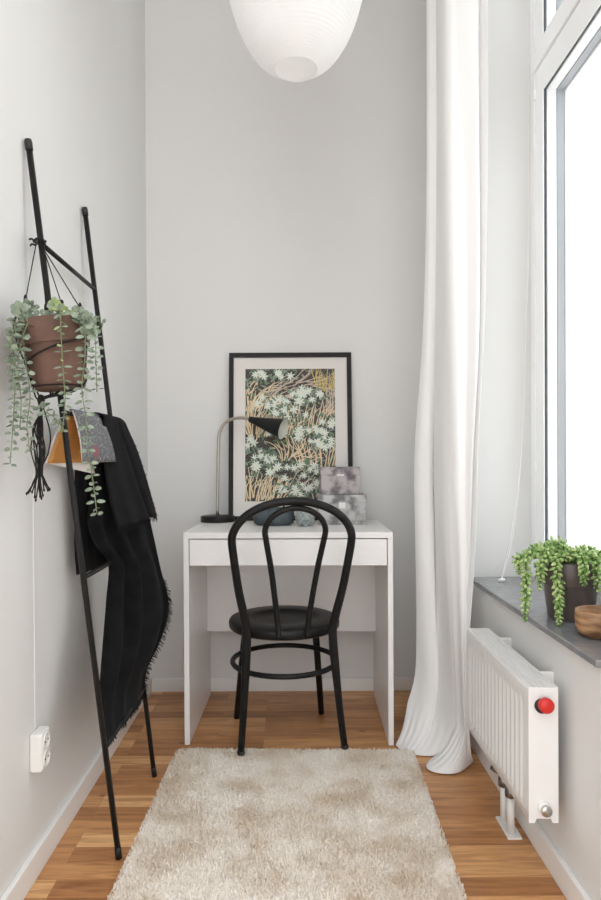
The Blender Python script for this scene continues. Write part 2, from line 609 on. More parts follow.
# ------------------------------------------------------------------ rug
rng = random.Random(5)
RX0, RX1, RY0, RY1 = -0.412, 0.400, 0.80, 2.225
rug = tag(MB().box(RX0 + 0.008, RX1 - 0.008, RY0 + 0.008, RY1 - 0.008, 0.0005, 0.010).build('rug', M_rug, bevel=0.003),
          'cream shaggy rug with beige mottling on the wooden floor', 'rug')
RUG_TURN = Matrix.Translation((0.006, RY1, 0)) @ Matrix.Rotation(R(-1.4), 4, 'Z') @ Matrix.Translation((0, -RY1, 0))
rug.matrix_world = RUG_TURN
pile = MB()
vs, fs = [], []
NT = 120000
for i in range(NT):
    x = rng.uniform(RX0, RX1)
    y = RY0 + (RY1 - RY0) * rng.random()
    if y < 1.25 and rng.random() < 0.6:
        continue
    # rounded corners
    dx = max(0, abs(x - (RX0 + RX1) / 2) - ((RX1 - RX0) / 2 - 0.03))
    dy = max(0, abs(y - (RY0 + RY1) / 2) - ((RY1 - RY0) / 2 - 0.03))
    if dx * dx + dy * dy > 0.03 ** 2:
        continue
    h = rng.uniform(0.004, 0.0125)
    a = rng.uniform(0, 2 * math.pi)
    ln = rng.uniform(0.002, 0.007)
    wd = rng.uniform(0.0010, 0.0020)
    if min(x - RX0, RX1 - x, RY1 - y) < .012:
        ln *= .35
        h *= .8
    lx, ly = math.cos(a) * ln, math.sin(a) * ln
    b = rng.uniform(0, math.pi)
    ox, oy = math.cos(b) * wd, math.sin(b) * wd
    o = len(vs)
    vs += [(x - ox, y - oy, 0.008), (x + ox, y + oy, 0.008),
           (x + lx * .4 + ox, y + ly * .4 + oy, 0.008 + h * .6), (x + lx * .4 - ox, y + ly * .4 - oy, 0.008 + h * .6),
           (x + lx + ox * .4, y + ly + oy * .4, 0.008 + h), (x + lx - ox * .4, y + ly - oy * .4, 0.008 + h)]
    fs += [(o, o + 1, o + 2, o + 3), (o + 3, o + 2, o + 4, o + 5)]
pile.add(vs, fs)
po = pile.build('pile', M_rug, rug)
po['kind'] = 'stuff'

# ------------------------------------------------------------------ desk
DX0, DX1, DY0, DY1, DZ = -0.382, 0.353, 2.276, 2.775, 0.75
base = Vector(((DX0 + DX1) / 2, (DY0 + DY1) / 2, 0))
desk = empty('desk', base, 'white desk with one wide drawer under the framed print', 'desk')
T = 0.0185
desk.rotation_euler = (0, 0, R(-1.2))


def dpart(mb, name, m, bev=0.0012, parent=None):
    return shift(mb, base).build(name, m, parent or desk, bevel=bev)


dpart(MB().box(DX0, DX1, DY0, DY1, DZ - 0.021, DZ), 'desk_top', M_white)
dpart(MB().box(DX0, DX0 + T, DY0, DY1, 0.002, DZ - 0.0212), 'side_panel', M_white)
dpart(MB().box(DX1 - T, DX1, DY0, DY1, 0.002, DZ - 0.0212), 'side_panel', M_white)
drawer = dpart(MB().box(DX0 + T + 0.0025, DX1 - T - 0.0025, DY0 + 0.001, DY0 + 0.019, DZ - 0.116, DZ - 0.0245), 'drawer', M_white)
dpart(MB().box(DX0 + T + 0.02, DX1 - T - 0.02, DY0 + 0.02, DY1 - 0.10, DZ - 0.105, DZ - 0.04), 'drawer_box', M_white, parent=drawer)
dpart(MB().box(DX0 + T, DX1 - T, DY1 - 0.085, DY1 - 0.067, 0.295, DZ - 0.0212), 'back_panel', M_white)

# ------------------------------------------------------------------ chair
CC = Vector((-0.035, 2.352, 0))
CR = R(7)
chair = empty('bentwood_chair', CC, 'black bentwood chair with a double looped back standing at the white desk', 'chair')
chair.rotation_euler = (0, 0, CR)
FZ = 0.020
# seat
SZ = 0.437
prof = [(0, SZ - 0.037), (0.172, SZ - 0.037), (0.192, SZ - 0.035), (0.199, SZ - 0.028), (0.200, SZ - 0.012), (0.196, SZ - 0.003), (0.188, SZ),
        (0.128, SZ), (0.122, SZ - 0.0015), (0.112, SZ - 0.0065), (0.06, SZ - 0.009), (0, SZ - 0.0095)]
MB().lathe(prof, 64).build('seat', M_black, chair)


def lean(z):
    """how far the back stands behind the seat centre at a height"""
    if z < SZ:
        return lerp(-0.158, -0.182, z / SZ)
    t = (z - SZ) / 0.44
    return -0.182 - 0.110 * t ** 0.95


path = [(-0.177, lean(0) + 0.0, FZ + 0.001), (-0.160, lean(.2), 0.2), (-0.145, lean(.41), 0.41), (-0.152, lean(.48), 0.48), (-0.1725, lean(.58), 0.58), (-0.187, lean(.68), 0.68)]
a_, zc_, b_ = 0.1945, 0.745, 0.128
arc = [(-a_ * math.cos(t), lean(zc_ + b_ * math.sin(t)), zc_ + b_ * math.sin(t)) for t in [math.pi * k / 14 for k in range(15)]]
half = path + arc
full = [(x + .012 * max(0, 1 - z / .4), y, z) for x, y, z in half + [(-x, y, z) for x, y, z in reversed(path)]]
cs = spline(full, 5)
bf = MB().tube(cs, [0.0118 + 0.0032 * math.exp(-((p.z - .36) / .13) ** 2) + (0.0016 if p.z > .5 else 0.0016 * max(0, p.z - .4) / .1) for p in cs], 16).build('back_frame', M_black, chair)
for sx in (-1, 1):
    MB().lathe([(0, 0), (0.0125, 0), (0.0135, 0.004), (0.0125, 0.012), (0, 0.012)], 16,
               M=Matrix.Translation((sx * 0.177 + .012, lean(0), FZ - 0.003))).build('foot_cap', M_darkplastic, bf)
ipath = [(-0.049, -0.196, SZ - 0.022), (-0.0495, -0.194, SZ), (-0.056, lean(.5), 0.5), (-0.075, lean(.64), 0.64), (-0.093, lean(.74), 0.74)]
arc = [(-0.098 * math.cos(t), lean(0.772 + 0.078 * math.sin(t)), 0.772 + 0.078 * math.sin(t)) for t in [math.pi * k / 12 for k in range(13)]]
MB().tube([p + Vector((.009, 0, 0)) for p in spline(ipath + arc + [(-x, y, z) for x, y, z in reversed(ipath)], 5)], 0.0098, 14).build('inner_loop', M_black, chair)
for sx in (-1, 1):
    MB().tube([(sx * 0.03, lean(.855), 0.851), (sx * 0.03, lean(.863), 0.862)], 0.003, 8).build('joining_screw', M_black, chair)
    MB().tube([(sx * 0.128, 0.120, SZ - 0.028), (sx * 0.142, 0.145, 0.28), (sx * 0.167, 0.197, 0.002)], [0.0135, 0.0132, 0.0115], 14).build('leg', M_black, chair)
    MB().box(sx * 0.150 - 0.008, sx * 0.150 + 0.008, -0.172, -0.120, SZ - 0.026, SZ - 0.012).build('bracket', M_black, chair, bevel=0.003)
MB().tube([(0.187 * math.cos(2 * math.pi * k / 48), -0.006 + 0.187 * math.sin(2 * math.pi * k / 48), 0.282) for k in range(48)], 0.0094, 10, closed=True).build('ring_stretcher', M_black, chair)

# ------------------------------------------------------------------ framed print leaning on the wall
FWd, FHt = 0.528, 0.724
fb = Vector((-0.010, 2.738, DZ + 0.0005))
frame = empty('framed_print', fb, 'large black framed botanical print with pale mount leaning on the back wall', 'picture')
frame.rotation_euler = (-math.asin((2.8135 - 2.738) / FHt), 0, 0)
ring_w = 0.0195
mb = MB()
mb.box(-FWd / 2, FWd / 2, 0, 0.018, 0, ring_w)
mb.box(-FWd / 2, FWd / 2, 0, 0.018, FHt - ring_w, FHt)
mb.box(-FWd / 2, -FWd / 2 + ring_w, 0, 0.018, ring_w, FHt - ring_w)
mb.box(FWd / 2 - ring_w, FWd / 2, 0, 0.018, ring_w, FHt - ring_w)
mb.build('frame_moulding', M_frame, frame, bevel=0.001)
MB().box(-FWd / 2 + 0.01, FWd / 2 - 0.01, 0.010, 0.016, 0.01, FHt - 0.01).build('mount', M_mat, frame)
AX0, AX1, AZ0, AZ1 = -0.194, 0.192, 0.082, 0.654
art = MB()
yl = [0.0096]


def cl(p):
    return (min(AX1, max(AX0, p[0])), min(AZ1, max(AZ0, p[1])))


def apoly(pts, m):
    pts = [cl(p) for p in pts]
    ar = sum(pts[i][0] * pts[(i + 1) % len(pts)][1] - pts[(i + 1) % len(pts)][0] * pts[i][1] for i in range(len(pts)))
    if abs(ar) < 1e-7:
        return
    yl[0] -= 0.0000006
    art.add([(p[0], yl[0], p[1]) for p in pts], [tuple(range(len(pts)))], m, False)


apoly([(AX0, AZ0), (AX1, AZ0), (AX1, AZ1), (AX0, AZ1)], 0)


def leafshape(x, z, a, L, W, m):
    ca, sa = math.cos(a), math.sin(a)
    pr = [(0, 0), (.25, .42), (.55, .5), (.82, .26), (1, 0), (.82, -.26), (.55, -.5), (.25, -.42)]
    apoly([(x + ca * u * L - sa * v * W, z + sa * u * L + ca * v * W) for u, v in pr], m)


def twig(x, z, a, L, wd, bend, m):
    n_ = 6
    l_, r_ = [], []
    for i in range(n_ + 1):
        t = i / n_
        l_.append((x - math.sin(a) * wd / 2 * (1.15 - .6 * t), z + math.cos(a) * wd / 2 * (1.15 - .6 * t)))
        r_.append((x + math.sin(a) * wd / 2 * (1.15 - .6 * t), z - math.cos(a) * wd / 2 * (1.15 - .6 * t)))
        x += math.cos(a) * L / n_
        z += math.sin(a) * L / n_
        a += bend / n_
    for i in range(n_):
        apoly([l_[i], r_[i], r_[i + 1], l_[i + 1]], m)


ar_ = random.Random(11)
AW, AH = AX1 - AX0, AZ1 - AZ0


def uv(u, v):
    return AX0 + u * AW, AZ1 - v * AH


def leaves(u, v, n_, spread, size, mm):
    for _ in range(n_):
        x, z = uv(u + ar_.gauss(0, spread), v + ar_.gauss(0, spread * .6))
        leafshape(x, z, ar_.uniform(0, 6.28), size * ar_.uniform(.7, 1.2), size * .34, ar_.choice(mm))


def sheaf(u, v, ang, fan, n_, L, wid, m, bend=0.0):
    L *= .82
    for i in range(n_):
        t = (i + .5) / n_ - .5
        x, z = uv(u + t * wid, v)
        x += ar_.uniform(-.004, .004)
        z += ar_.uniform(-.014, .014)
        a = R(ang) - R(fan) * t + ar_.uniform(-.12, .12)
        l_ = L * ar_.uniform(.7, 1.1)
        bd = R(bend) * 1.5 + ar_.uniform(-.35, .35)
        twig(x, z, a, l_, 0.0047, bd, m)
        for q in range(1):
            f = ar_.uniform(.3, .75)
            ab = a + bd * f * .5
            twig(x + math.cos(ab) * l_ * f, z + math.sin(ab) * l_ * f, a + bd * f + ar_.choice((-1, 1)) * ar_.uniform(.35, .7), l_ * ar_.uniform(.22, .4), 0.0038, ar_.uniform(-.3, .3), m)


def flower(u, v, s, m=3):
    x, z = uv(u, v)
    a0 = ar_.uniform(0, 6.28)
    k = 7
    for i in range(k):
        leafshape(x, z, a0 + 6.283 * i / k + ar_.uniform(-.15, .15), s * ar_.uniform(.8, 1.15), s * .33, m)
    for i in range(3):
        leafshape(x, z, ar_.uniform(0, 6.28), s * 1.25, s * .12, m)


# leaf ground everywhere
for _ in range(330):
    leaves(ar_.random(), ar_.random(), 1, 0.0, 0.026, [5, 5, 6, 6, 0])
# sheaves of twigs
sheaf(0.13, 0.52, 88, 60, 15, 0.20, 0.26, 1, -22)
sheaf(0.06, 0.42, 92, 30, 10, 0.17, 0.20, 1, -14)
sheaf(0.12, 0.30, 66, 70, 15, 0.19, 0.20, 1, -50)
sheaf(0.30, 0.22, 38, 40, 9, 0.17, 0.22, 2, -20)
sheaf(0.62, 0.11, 15, 50, 8, 0.16, 0.3, 2, 15)
sheaf(0.90, 0.16, 92, 24, 12, 0.13, 0.24, 4, 0)
sheaf(0.94, 0.34, 90, 14, 8, 0.16, 0.14, 2, 0)
sheaf(0.72, 0.44, 84, 60, 15, 0.15, 0.46, 1, -12)
sheaf(0.55, 0.52, 60, 60, 9, 0.12, 0.2, 1, -20)
sheaf(0.80, 0.74, 88, 34, 17, 0.14, 0.46, 1, 12)
sheaf(0.50, 0.68, 40, 120, 13, 0.13, 0.24, 1, 40)
sheaf(0.13, 0.995, 86, 46, 20, 0.155, 0.36, 1, -10)
sheaf(0.33, 0.99, 74, 40, 10, 0.13, 0.22, 1, -16)
sheaf(0.62, 0.90, 30, 70, 10, 0.13, 0.3, 2, 10)
sheaf(0.88, 0.985, 70, 60, 9, 0.10, 0.3, 2, 10)
# leaf sprays and flower clusters
clusters = [(0.20, .05, 4), (0.42, .04, 4), (0.64, .19, 7), (0.80, .20, 4), (0.26, .27, 5), (0.44, .27, 6), (0.38, .36, 4), (0.56, .33, 2),
            (0.60, .48, 5), (0.80, .47, 7), (0.90, .54, 4), (0.97, .41, 3), (0.80, .57, 4), (0.10, .60, 5), (0.24, .68, 7), (0.10, .71, 4), (0.33, .75, 5),
            (0.64, .77, 4), (0.76, .75, 3), (0.44, .90, 5), (0.60, .93, 5), (0.78, .90, 4), (0.34, .50, 3)]
for u, v, k in clusters:
    for _ in range(k * 4):
        x, z = uv(u + ar_.gauss(0, .07), v + ar_.gauss(0, .035))
        leafshape(x, z, ar_.uniform(0, 6.28), ar_.uniform(.018, .034), 0.0085, ar_.choice([5, 5, 6]))
    for _ in range(k):
        flower(min(.97, max(.03, u + ar_.gauss(0, .055))), min(.97, max(.03, v + ar_.gauss(0, .026))), ar_.uniform(.015, .022))
pr = art.build('print', [M_p_bg, M_p_twig, M_p_twig2, M_p_flow, M_p_yel, M_p_green, M_p_green2], frame)
MB().box(-FWd / 2 + 0.015, FWd / 2 - 0.015, 0.0062, 0.0078, 0.015, FHt - 0.015).build('glazing', M_glass, frame)

# ------------------------------------------------------------------ desk lamp
lb = Vector((-0.315, 2.712, DZ))
lamp = empty('desk_lamp', lb, 'small desk lamp with a black cone shade and nickel gooseneck', 'lamp')
MB().lathe([(0, 0), (0.070, 0), (0.0715, 0.003), (0.0715, 0.021), (0.069, 0.0245), (0.012, 0.0255), (0, 0.0255)], 48).build('lamp_base', M_black, lamp)
LY = lb.y
stem = [at(217.3, 516, LY), at(217.8, 480, LY), at(218.6, 440, LY), at(221, 429, LY), at(227, 421.5, LY - .004), at(236, 418.2, LY - .012), at(245, 418.2, LY - .022), at(251.5, 419.6, LY - .03)]
stem[0].z = DZ + 0.024
sp_ = MB().tube(spline(stem, 6), 0.0068, 12)
shift(sp_, lb).build('gooseneck', M_nickel, lamp)
p0 = at(249.5, 419.2, LY - .028)
p1 = at(283.2, 429.2, LY - .085)
ax = (p1 - p0)
L_ = ax.length
Mx = Matrix.Translation(p0 - lb) @ ax.to_track_quat('Z', 'Y').to_matrix().to_4x4()
sh = MB()
sh.lathe([(0, 0), (0.011, 0.0), (0.0135, 0.004), (0.0145, 0.02), (0.0425, L_)], 36, M=Mx)
sh.lathe([(0.0425, L_), (0.0405, L_), (0.013, 0.024), (0, 0.022)], 36, m=1, M=Mx)
sh.build('lamp_shade', [M_black, mat('shade_lining', srgb(206, 208, 196), 0.5, var=0.02)], lamp)
bulb = MB().lathe([(0, 0.022), (0.010, 0.024), (0.011, 0.06), (0.02, 0.08), (0.021, 0.092), (0.014, 0.105), (0, 0.11)], 20, M=Mx)
bulb.build('bulb', mat('opal_bulb', (0.8, 0.8, 0.78, 1), 0.25, var=0.01), lamp)

# ------------------------------------------------------------------ things on the desk
bc = Vector((-0.078, 2.575, DZ))
br_ = MB().lathe([(0, 0), (0.066, 0), (0.078, 0.008), (0.083, 0.030), (0.081, 0.058), (0.076, 0.064), (0.070, 0.058), (0.06, 0.022), (0, 0.016)], 44)
o = br_.build('stone_bowl', M_stone_d)
o.location = bc
tag(o, 'low dark blue-grey stone bowl on the desk behind the chair back', 'bowl')
o = MB().lathe([(0, 0), (0.022, 0), (0.034, 0.012), (0.0385, 0.032), (0.036, 0.050), (0.028, 0.060), (0.021, 0.062), (0.019, 0.056), (0.018, 0.035), (0, 0.033)], 36).build('candle_holder', M_granite)
o.location = (0.0455, 2.510, DZ)
tag(o, 'round speckled grey stone candle holder between the bowl and boxes', 'candle holder')


def gift_box(name, label, cx, cy, z, wd, dp, h, lid_h, m, tag_w, tag_h, tag_drop, rz):
    t = empty(name, (cx, cy, z), label, 'box', 'mottled grey storage boxes on the desk')
    t.rotation_euler = (0, 0, rz)
    MB().box(-wd / 2, wd / 2, -dp / 2, dp / 2, 0, h - lid_h).build('box_body', m, t, bevel=0.0015)
    MB().box(-wd / 2 - .003, wd / 2 + .003, -dp / 2 - .003, dp / 2 + .003, h - lid_h, h).build('lid', m, t, bevel=0.0015)
    MB().box(-tag_w / 2, tag_w / 2, -dp / 2 - .0055, -dp / 2 - .0005, h - lid_h - tag_drop, h - lid_h + tag_h - tag_drop).build('label_holder', M_card, t, bevel=0.0008)
    return t


gift_box('storage_box', 'wider pale grey mottled storage box, lower of the stack on the desk', 0.193, 2.628, DZ, 0.186, 0.165, 0.117, 0.030, M_box2, 0.026, 0.024, 0.023, R(-1))
gift_box('storage_box', 'smaller lilac-grey mottled storage box, topmost of the stack on the desk', 0.185, 2.628, DZ + 0.1172, 0.150, 0.130, 0.109, 0.030, M_box, 0.028, 0.007, 0.005, R(1))

# ------------------------------------------------------------------ ladder
RAILS = ((at_x(28, 139.5, -0.622), at_z(119, 858.5, 0)), (at_x(84.5, 207.5, -0.622), at_z(154.5, 776.5, 0)))


def rail_pt(k, t):
    a, b = RAILS[k]
    return a.lerp(b, t)


lroot = Vector((-0.439, 1.85, 0))
ladder = empty('leaning_ladder', lroot, 'slim black decorative ladder leaning against the pale wall', 'ladder')
for k in (0, 1):
    rl = shift(MB().tube([rail_pt(k, 0.004), rail_pt(k, 0.999)], 0.0074, 14), lroot).build('rail', M_blackmetal, ladder)
    shift(MB().tube([rail_pt(k, 0.0), rail_pt(k, 0.004), rail_pt(k, 0.014)], [0.0080, 0.0092, 0.0088], 14), lroot).build('end_cap', M_darkplastic, rl)
    shift(MB().tube([rail_pt(k, 0.982), rail_pt(k, 0.9995)], [0.0079, 0.0082], 14), lroot).build('foot_cap', M_blackmetal, rl)
RT = (0.137, 0.364, 0.594, 0.838)
for t in RT:
    shift(MB().tube([rail_pt(0, t), rail_pt(1, t)], 0.0062, 12), lroot).build('rung', M_blackmetal, ladder)
RUNG2A, RUNG2B = rail_pt(0, RT[1]), rail_pt(1, RT[1])

# ------------------------------------------------------------------ open book straddling the second rung
bk_base = RUNG2A.lerp(RUNG2B, 0.3)
book = empty('open_book', bk_base, 'open book with a grey speckled cover hung over a ladder rung', 'book')


def sheet(top, bot, mid, n=8, m=10):
    """curved sheet between a top edge and a bottom edge, each (near, far)"""
    rows = []
    for i in range(n + 1):
        t = i / n
        row = []
        for j in range(m + 1):
            s = j / m
            a = top[0].lerp(top[1], s)
            b = bot[0].lerp(bot[1], s)
            row.append(a.lerp(b, t) + mid * (4 * t * (1 - t)))
        rows.append(row)
    return rows


ny, fy = 1.612, 1.805
topn, topf = Vector((-0.548, ny, 1.128)), Vector((-0.540, fy, 1.128))
rb = (Vector((-0.522, ny, 0.998)), Vector((-0.492, fy, 1.000)))
lbm = (Vector((-0.606, ny - .008, 0.997)), Vector((-0.535, fy, 0.999)))
off = Vector((0.006, 0, 0))
MBg = MB().grid(sheet((topn + off, topf + off), rb, Vector((0.006, 0, 0.002))))
shift(MBg, (0, 0, 0)).build('front_cover', M_cover, None, solid=0.0016)
fc = bpy.data.objects['front_cover']
fc.parent = book
fc.matrix_parent_inverse = Matrix.Translation(-bk_base)
pg = MB().grid(sheet((topn, topf), (rb[0] + Vector((-.003, .002, .003)), rb[1] + Vector((-.004, -.002, .003))), Vector((0.005, 0, 0.001))))
shift(pg, bk_base).build('pages', M_page, book, solid=0.003, solid_off=-1)
bcv = MB().grid(sheet((topn - off * 1.2, topf - off * 1.2), (lbm[0] + Vector((-.006, 0, 0)), lbm[1] + Vector((-.006, 0, 0))), Vector((-0.008, 0, -0.004))))
shift(bcv, bk_base).build('back_cover', M_card, book, solid=0.0016)
op = MB().grid(sheet((topn - off * .6, topf - off * .6), lbm, Vector((-0.004, 0, -0.002))))
shift(op, bk_base).build('orange_endpaper', M_orange, book, solid=0.001)
shift(MB().grid([[topn + Vector((-.0075, 0, 0.000)), topf + Vector((-.0075, 0, 0))], [topn + Vector((-.004, 0, .003)), topf + Vector((-.004, 0, .003))], [topn + Vector((.003, 0, .003)), topf + Vector((.003, 0, .003))], [topn + Vector((.0065, 0, -.0)), topf + Vector((.0065, 0, -.0))]]), bk_base).build('spine', mat('blue_grey_spine', srgb(110, 116, 140), 0.5, var=0.05), book, solid=0.0012)
lp = MB().grid(sheet((topn - off * 1.0, topf - off * .2), (at(48, 463.5, 1.615), at(95, 474, 1.78)), Vector((-0.012, 0, 0.0))))
shift(lp, bk_base).build('loose_page', M_page, book, solid=0.0008)

# ------------------------------------------------------------------ blanket
bl_base = Vector((-0.52, 1.88, 0.25))
rows = [  # left point, right point, fold size
    (at(77, 575, 1.800), at(118, 561, 1.965), .004),
    (at(75, 545, 1.795), at(117, 535, 1.960), .004),
    (at(75, 505, 1.780), at(116, 500, 1.950), .004),
    (at(76, 465, 1.760), at(112, 462, 1.940), .003),
    (at(80, 436, 1.735), at(106, 436, 1.930), .002),
    (Vector((-.560, 1.720, 1.120)), Vector((-.560, 1.945, 1.121)), .0),
    (Vector((-.548, 1.735, 1.126)), Vector((-.548, 1.955, 1.127)), .0),
    (Vector((-.534, 1.750, 1.116)), Vector((-.532, 1.965, 1.117)), .001),
    (at(95, 440, 1.780), at(124, 438, 1.985), .004),
    (at(93, 470, 1.790), at(136, 470, 1.990), .006),
    (at(91, 500, 1.785), at(146, 503, 1.995), .009),
    (at(88, 522, 1.780), at(151, 525, 2.000), .019),
    (at(95, 544, 1.795), at(156, 547, 2.000), .024),
    (at(109, 563, 1.825), at(161, 570, 2.000), .028),
    (at(107, 600, 1.810), at(168, 598, 2.005), .030),
    (at(104, 640, 1.760), at(167, 620, 2.015), .030),
    (at(101, 680, 1.700), at(158, 645, 2.020), .024),
    (at(99, 708, 1.665), at(147, 668, 2.020), .016),
    (at(103, 735, 1.640), at(143, 689, 2.020), .008),
    (at(106, 745, 1.638), at(143, 697, 2.020), .006)]


def cloth_grid(rows, nsub, ncol, fold):
    Ls = spline([r[0] for r in rows], nsub)
    Rs = spline([r[1] for r in rows], nsub)
    Fs = spline([Vector((r[2], 0, 0)) for r in rows], nsub)
    out = []
    N = len(Ls)
    for i in range(N):
        a, b, f = Ls[i], Rs[i], Fs[i].x
        d = (b - a)
        nrm = Vector((d.y, -d.x, 0)).normalized()
        row = []
        for j in range(ncol + 1):
            s = j / ncol
            p = a.lerp(b, s) + nrm * (fold(s, i / (N - 1)) * f)
            row.append(p)
        out.append(row)
    return out


def bfold(s, t):
    env = min(1, s / .05, (1 - s) / .05)
    f = 0
    for c0, c1, w0, w1, h in ((.17, .12, .06, .07, 1.3), (.38, .42, .06, .075, 1.2), (.76, .68, .15, .17, 1.5)):
        c, w_ = lerp(c0, c1, t) + .025 * math.sin(7 * t + 9 * c0), lerp(w0, w1, t)
        f += h * math.exp(-((s - c) / w_) ** 2)
    return env * (f - .5)


g = cloth_grid(rows, 6, 60, bfold)
blanket = empty('throw_blanket', bl_base, 'black woven throw blanket with fringed edges draped over the ladder', 'blanket')
shift(MB().grid(g), bl_base).build('cloth', M_wool, blanket, solid=0.005)
rows2 = [
    (Vector((-.562, 1.775, 1.121)), Vector((-.560, 1.955, 1.122)), 0),
    (Vector((-.548, 1.785, 1.134)), Vector((-.548, 1.968, 1.135)), 0),
    (Vector((-.530, 1.795, 1.124)), Vector((-.528, 1.985, 1.126)), .001),
    (at(98, 432, 1.790), at(125, 431, 1.995), .003),
    (at(100, 455, 1.785), at(134, 452, 2.000), .004),
    (at(104, 485, 1.780), at(143, 480, 2.000), .005),
    (at(109, 508, 1.780), at(149, 502, 2.000), .007),
    (at(114, 527, 1.785), at(153, 516, 2.000), .007)]


def bfold2(s, t):
    c = lerp(.55, .82, t)
    return min(1, s / .05, (1 - s) / .05) * (-2.6 * math.exp(-((s - c) / .05) ** 2) + 1.0 * math.exp(-((s - c + .14) / .09) ** 2) + .6 * math.exp(-((s - .2 - .1 * t) / .1) ** 2)) + .6 * math.sin(math.pi * s)


g2 = cloth_grid(rows2, 6, 40, bfold2)
g2 = [[p + Vector((0.012, -0.008, 0.0)) * min(1, i / 14) for p in r] for i, r in enumerate(g2)]
shift(MB().grid(g2), bl_base).build('folded_end', M_wool, blanket, solid=0.005)


def fringe(edge, outdir, L, n, seed):
    rr = random.Random(seed)
    mb = MB()
    k = len(edge) - 1
    for i in range(n):
        t = (i + rr.random()) / n * k
        j = min(k - 1, int(t))
        p = edge[j].lerp(edge[j + 1], t - j)
        d = (outdir + Vector((rr.uniform(-.5, .5), rr.uniform(-.5, .5), rr.uniform(-.5, .3)))).normalized()
        l_ = L * rr.uniform(.6, 1.25)
        q = p + d * l_ * .5
        e_ = q + (d + Vector((0, 0, -.5))).normalized() * l_ * .5
        mb.tube([p - d * .004, q, e_], [.0012, .001, .0007], 4, caps=False)
    return mb


nr = len(g)
right_edge = [g[i][-1] for i in range(int(nr * .70), nr)]
bottom_edge = list(g[-1])
for ed, dr, L, n_, sd in ((right_edge, Vector((.8, 0, -.35)), .015, 150, 1), (bottom_edge, Vector((.1, 0, -1)), .010, 150, 2),
                          (list(g2[-1]), Vector((.1, 0, -1)), .016, 75, 3), ([r[-1] for r in g2[20:]], Vector((.8, 0, -.5)), .007, 40, 4)):
    shift(fringe(ed, dr, L, n_, sd), bl_base).build('fringe', M_wool, blanket)

# ------------------------------------------------------------------ hanging pot, plant and macrame hanger
PC = Vector((-0.5385, 1.448, 1.163))
plant = empty('hanging_plant', PC, 'trailing silvery-leaved plant in a brown clay pot hung from the ladder', 'plant')
TILT = R(-6.5)   # the pot hangs a little askew
Mp = Matrix.Rotation(TILT, 4, 'Y') @ Matrix.Translation((0.018, 0, 0))
Mp = Matrix.Translation((0.022, 0, 0)) @ Matrix.Rotation(TILT, 4, 'Y')
prof = [(0, 0), (0.052, 0), (0.054, 0.002), (0.0685, 0.0915), (0.0685, 0.092), (0.0735, 0.0925), (0.0738, 0.0935), (0.0785, 0.143), (0.0775, 0.146), (0.0725, 0.145), (0.065, 0.09), (0.047, 0.012), (0, 0.012)]
pot = MB().lathe(prof, 48, M=Mp).build('pot', M_terra, plant, bevel=0)
MB().lathe([(0, 0.136), (0.0665, 0.132)], 32, M=Mp).build('soil', M_soil, plant)
lr = random.Random(21)


def leaf(mb, p, d, nrm, L, W, cup=0.15, m=0):
    d = d.normalized()
    s = d.cross(nrm).normalized()
    nrm = s.cross(d).normalized()
    ring_ = [(0, 0), (.15, .36), (.4, .5), (.7, .44), (.92, .22), (1, 0), (.92, -.22), (.7, -.44), (.4, -.5), (.15, -.36)]
    vs = [p + d * (u * L) + s * (v * W) + nrm * (cup * W * (abs(v) * 2) ** 2 * .5) for u, v in ring_]
    c = p + d * (.5 * L)
    vs.append(c)
    mb.add(vs, [(i, (i + 1) % 10, 10) for i in range(10)], m)


def vine(pts, L, W, gap, seed, young=0.0):
    rr = random.Random(seed)
    P = spline([p if isinstance(p, Vector) else at(*p) for p in pts], 10)
    st = shift(MB().tube(P, 0.0011, 6), PC).build('vine', M_eustem, plant)
    lf = MB()
    acc, k = 0.0, 0
    for i in range(1, len(P)):
        seg = P[i] - P[i - 1]
        acc += seg.length
        if acc >= gap:
            acc = 0
            k += 1
            t = seg.normalized()
            ref = Vector((1, 0, 0)) if abs(t.x) < .8 else Vector((0, 0, 1))
            a = t.cross(ref).normalized()
            b = t.cross(a)
            ang = (k % 2) * 1.57 + rr.uniform(-.4, .4)
            o_ = a * math.cos(ang) + b * math.sin(ang)
            fall = 1.0 - .22 * i / len(P)
            for sg in (1, -1):
                d = (o_ * sg + t * rr.uniform(.0, .45) + Vector((0, 0, rr.uniform(-.1, .2)))).normalized()
                nn = (t * -.45 + Vector((rr.uniform(-.3, .7), rr.uniform(-1.1, -.35), rr.uniform(-.3, .5))))
                leaf(lf, P[i] + d * .002, d, nn, L * fall * rr.uniform(.8, 1.15), W * fall * rr.uniform(.85, 1.1), .2, 1 if rr.random() < young else 0)
    shift(lf, PC).build('leaves', [M_euca, M_euca_young], st)


vine([(28, 320, 1.44), (19, 314, 1.41), (13, 335, 1.375), (15, 380, 1.37), (13, 425, 1.37), (10, 464, 1.37)], .0175, .0125, .0085, 1)
vine([(30, 320, 1.43), (24, 320, 1.39), (24, 350, 1.37), (30, 395, 1.38), (27, 425, 1.38), (30, 452, 1.38)], .017, .011, .0085, 2)
vine([(34, 320, 1.41), (27, 325, 1.37), (18, 360, 1.36), (21, 400, 1.37), (20, 430, 1.37)], .0175, .012, .0085, 3)
vine([(33, 322, 1.42), (22, 318, 1.38), (11, 340, 1.36), (13, 372, 1.36)], .018, .013, .009, 9)
vine([(56, 320, 1.42), (60, 312, 1.375), (61, 335, 1.362), (63, 370, 1.365), (65, 402, 1.37), (62, 433, 1.375)], .0185, .0085, .0105, 4, .15)
vine([(38, 405, 1.43), (46, 412, 1.40), (55, 418, 1.38), (63, 428, 1.37)], .021, .013, .0105, 5)
vine([(76, 322, 1.42), (88, 322, 1.40), (95, 340, 1.39), (96, 365, 1.39), (97, 392, 1.39)], .0175, .012, .009, 6)
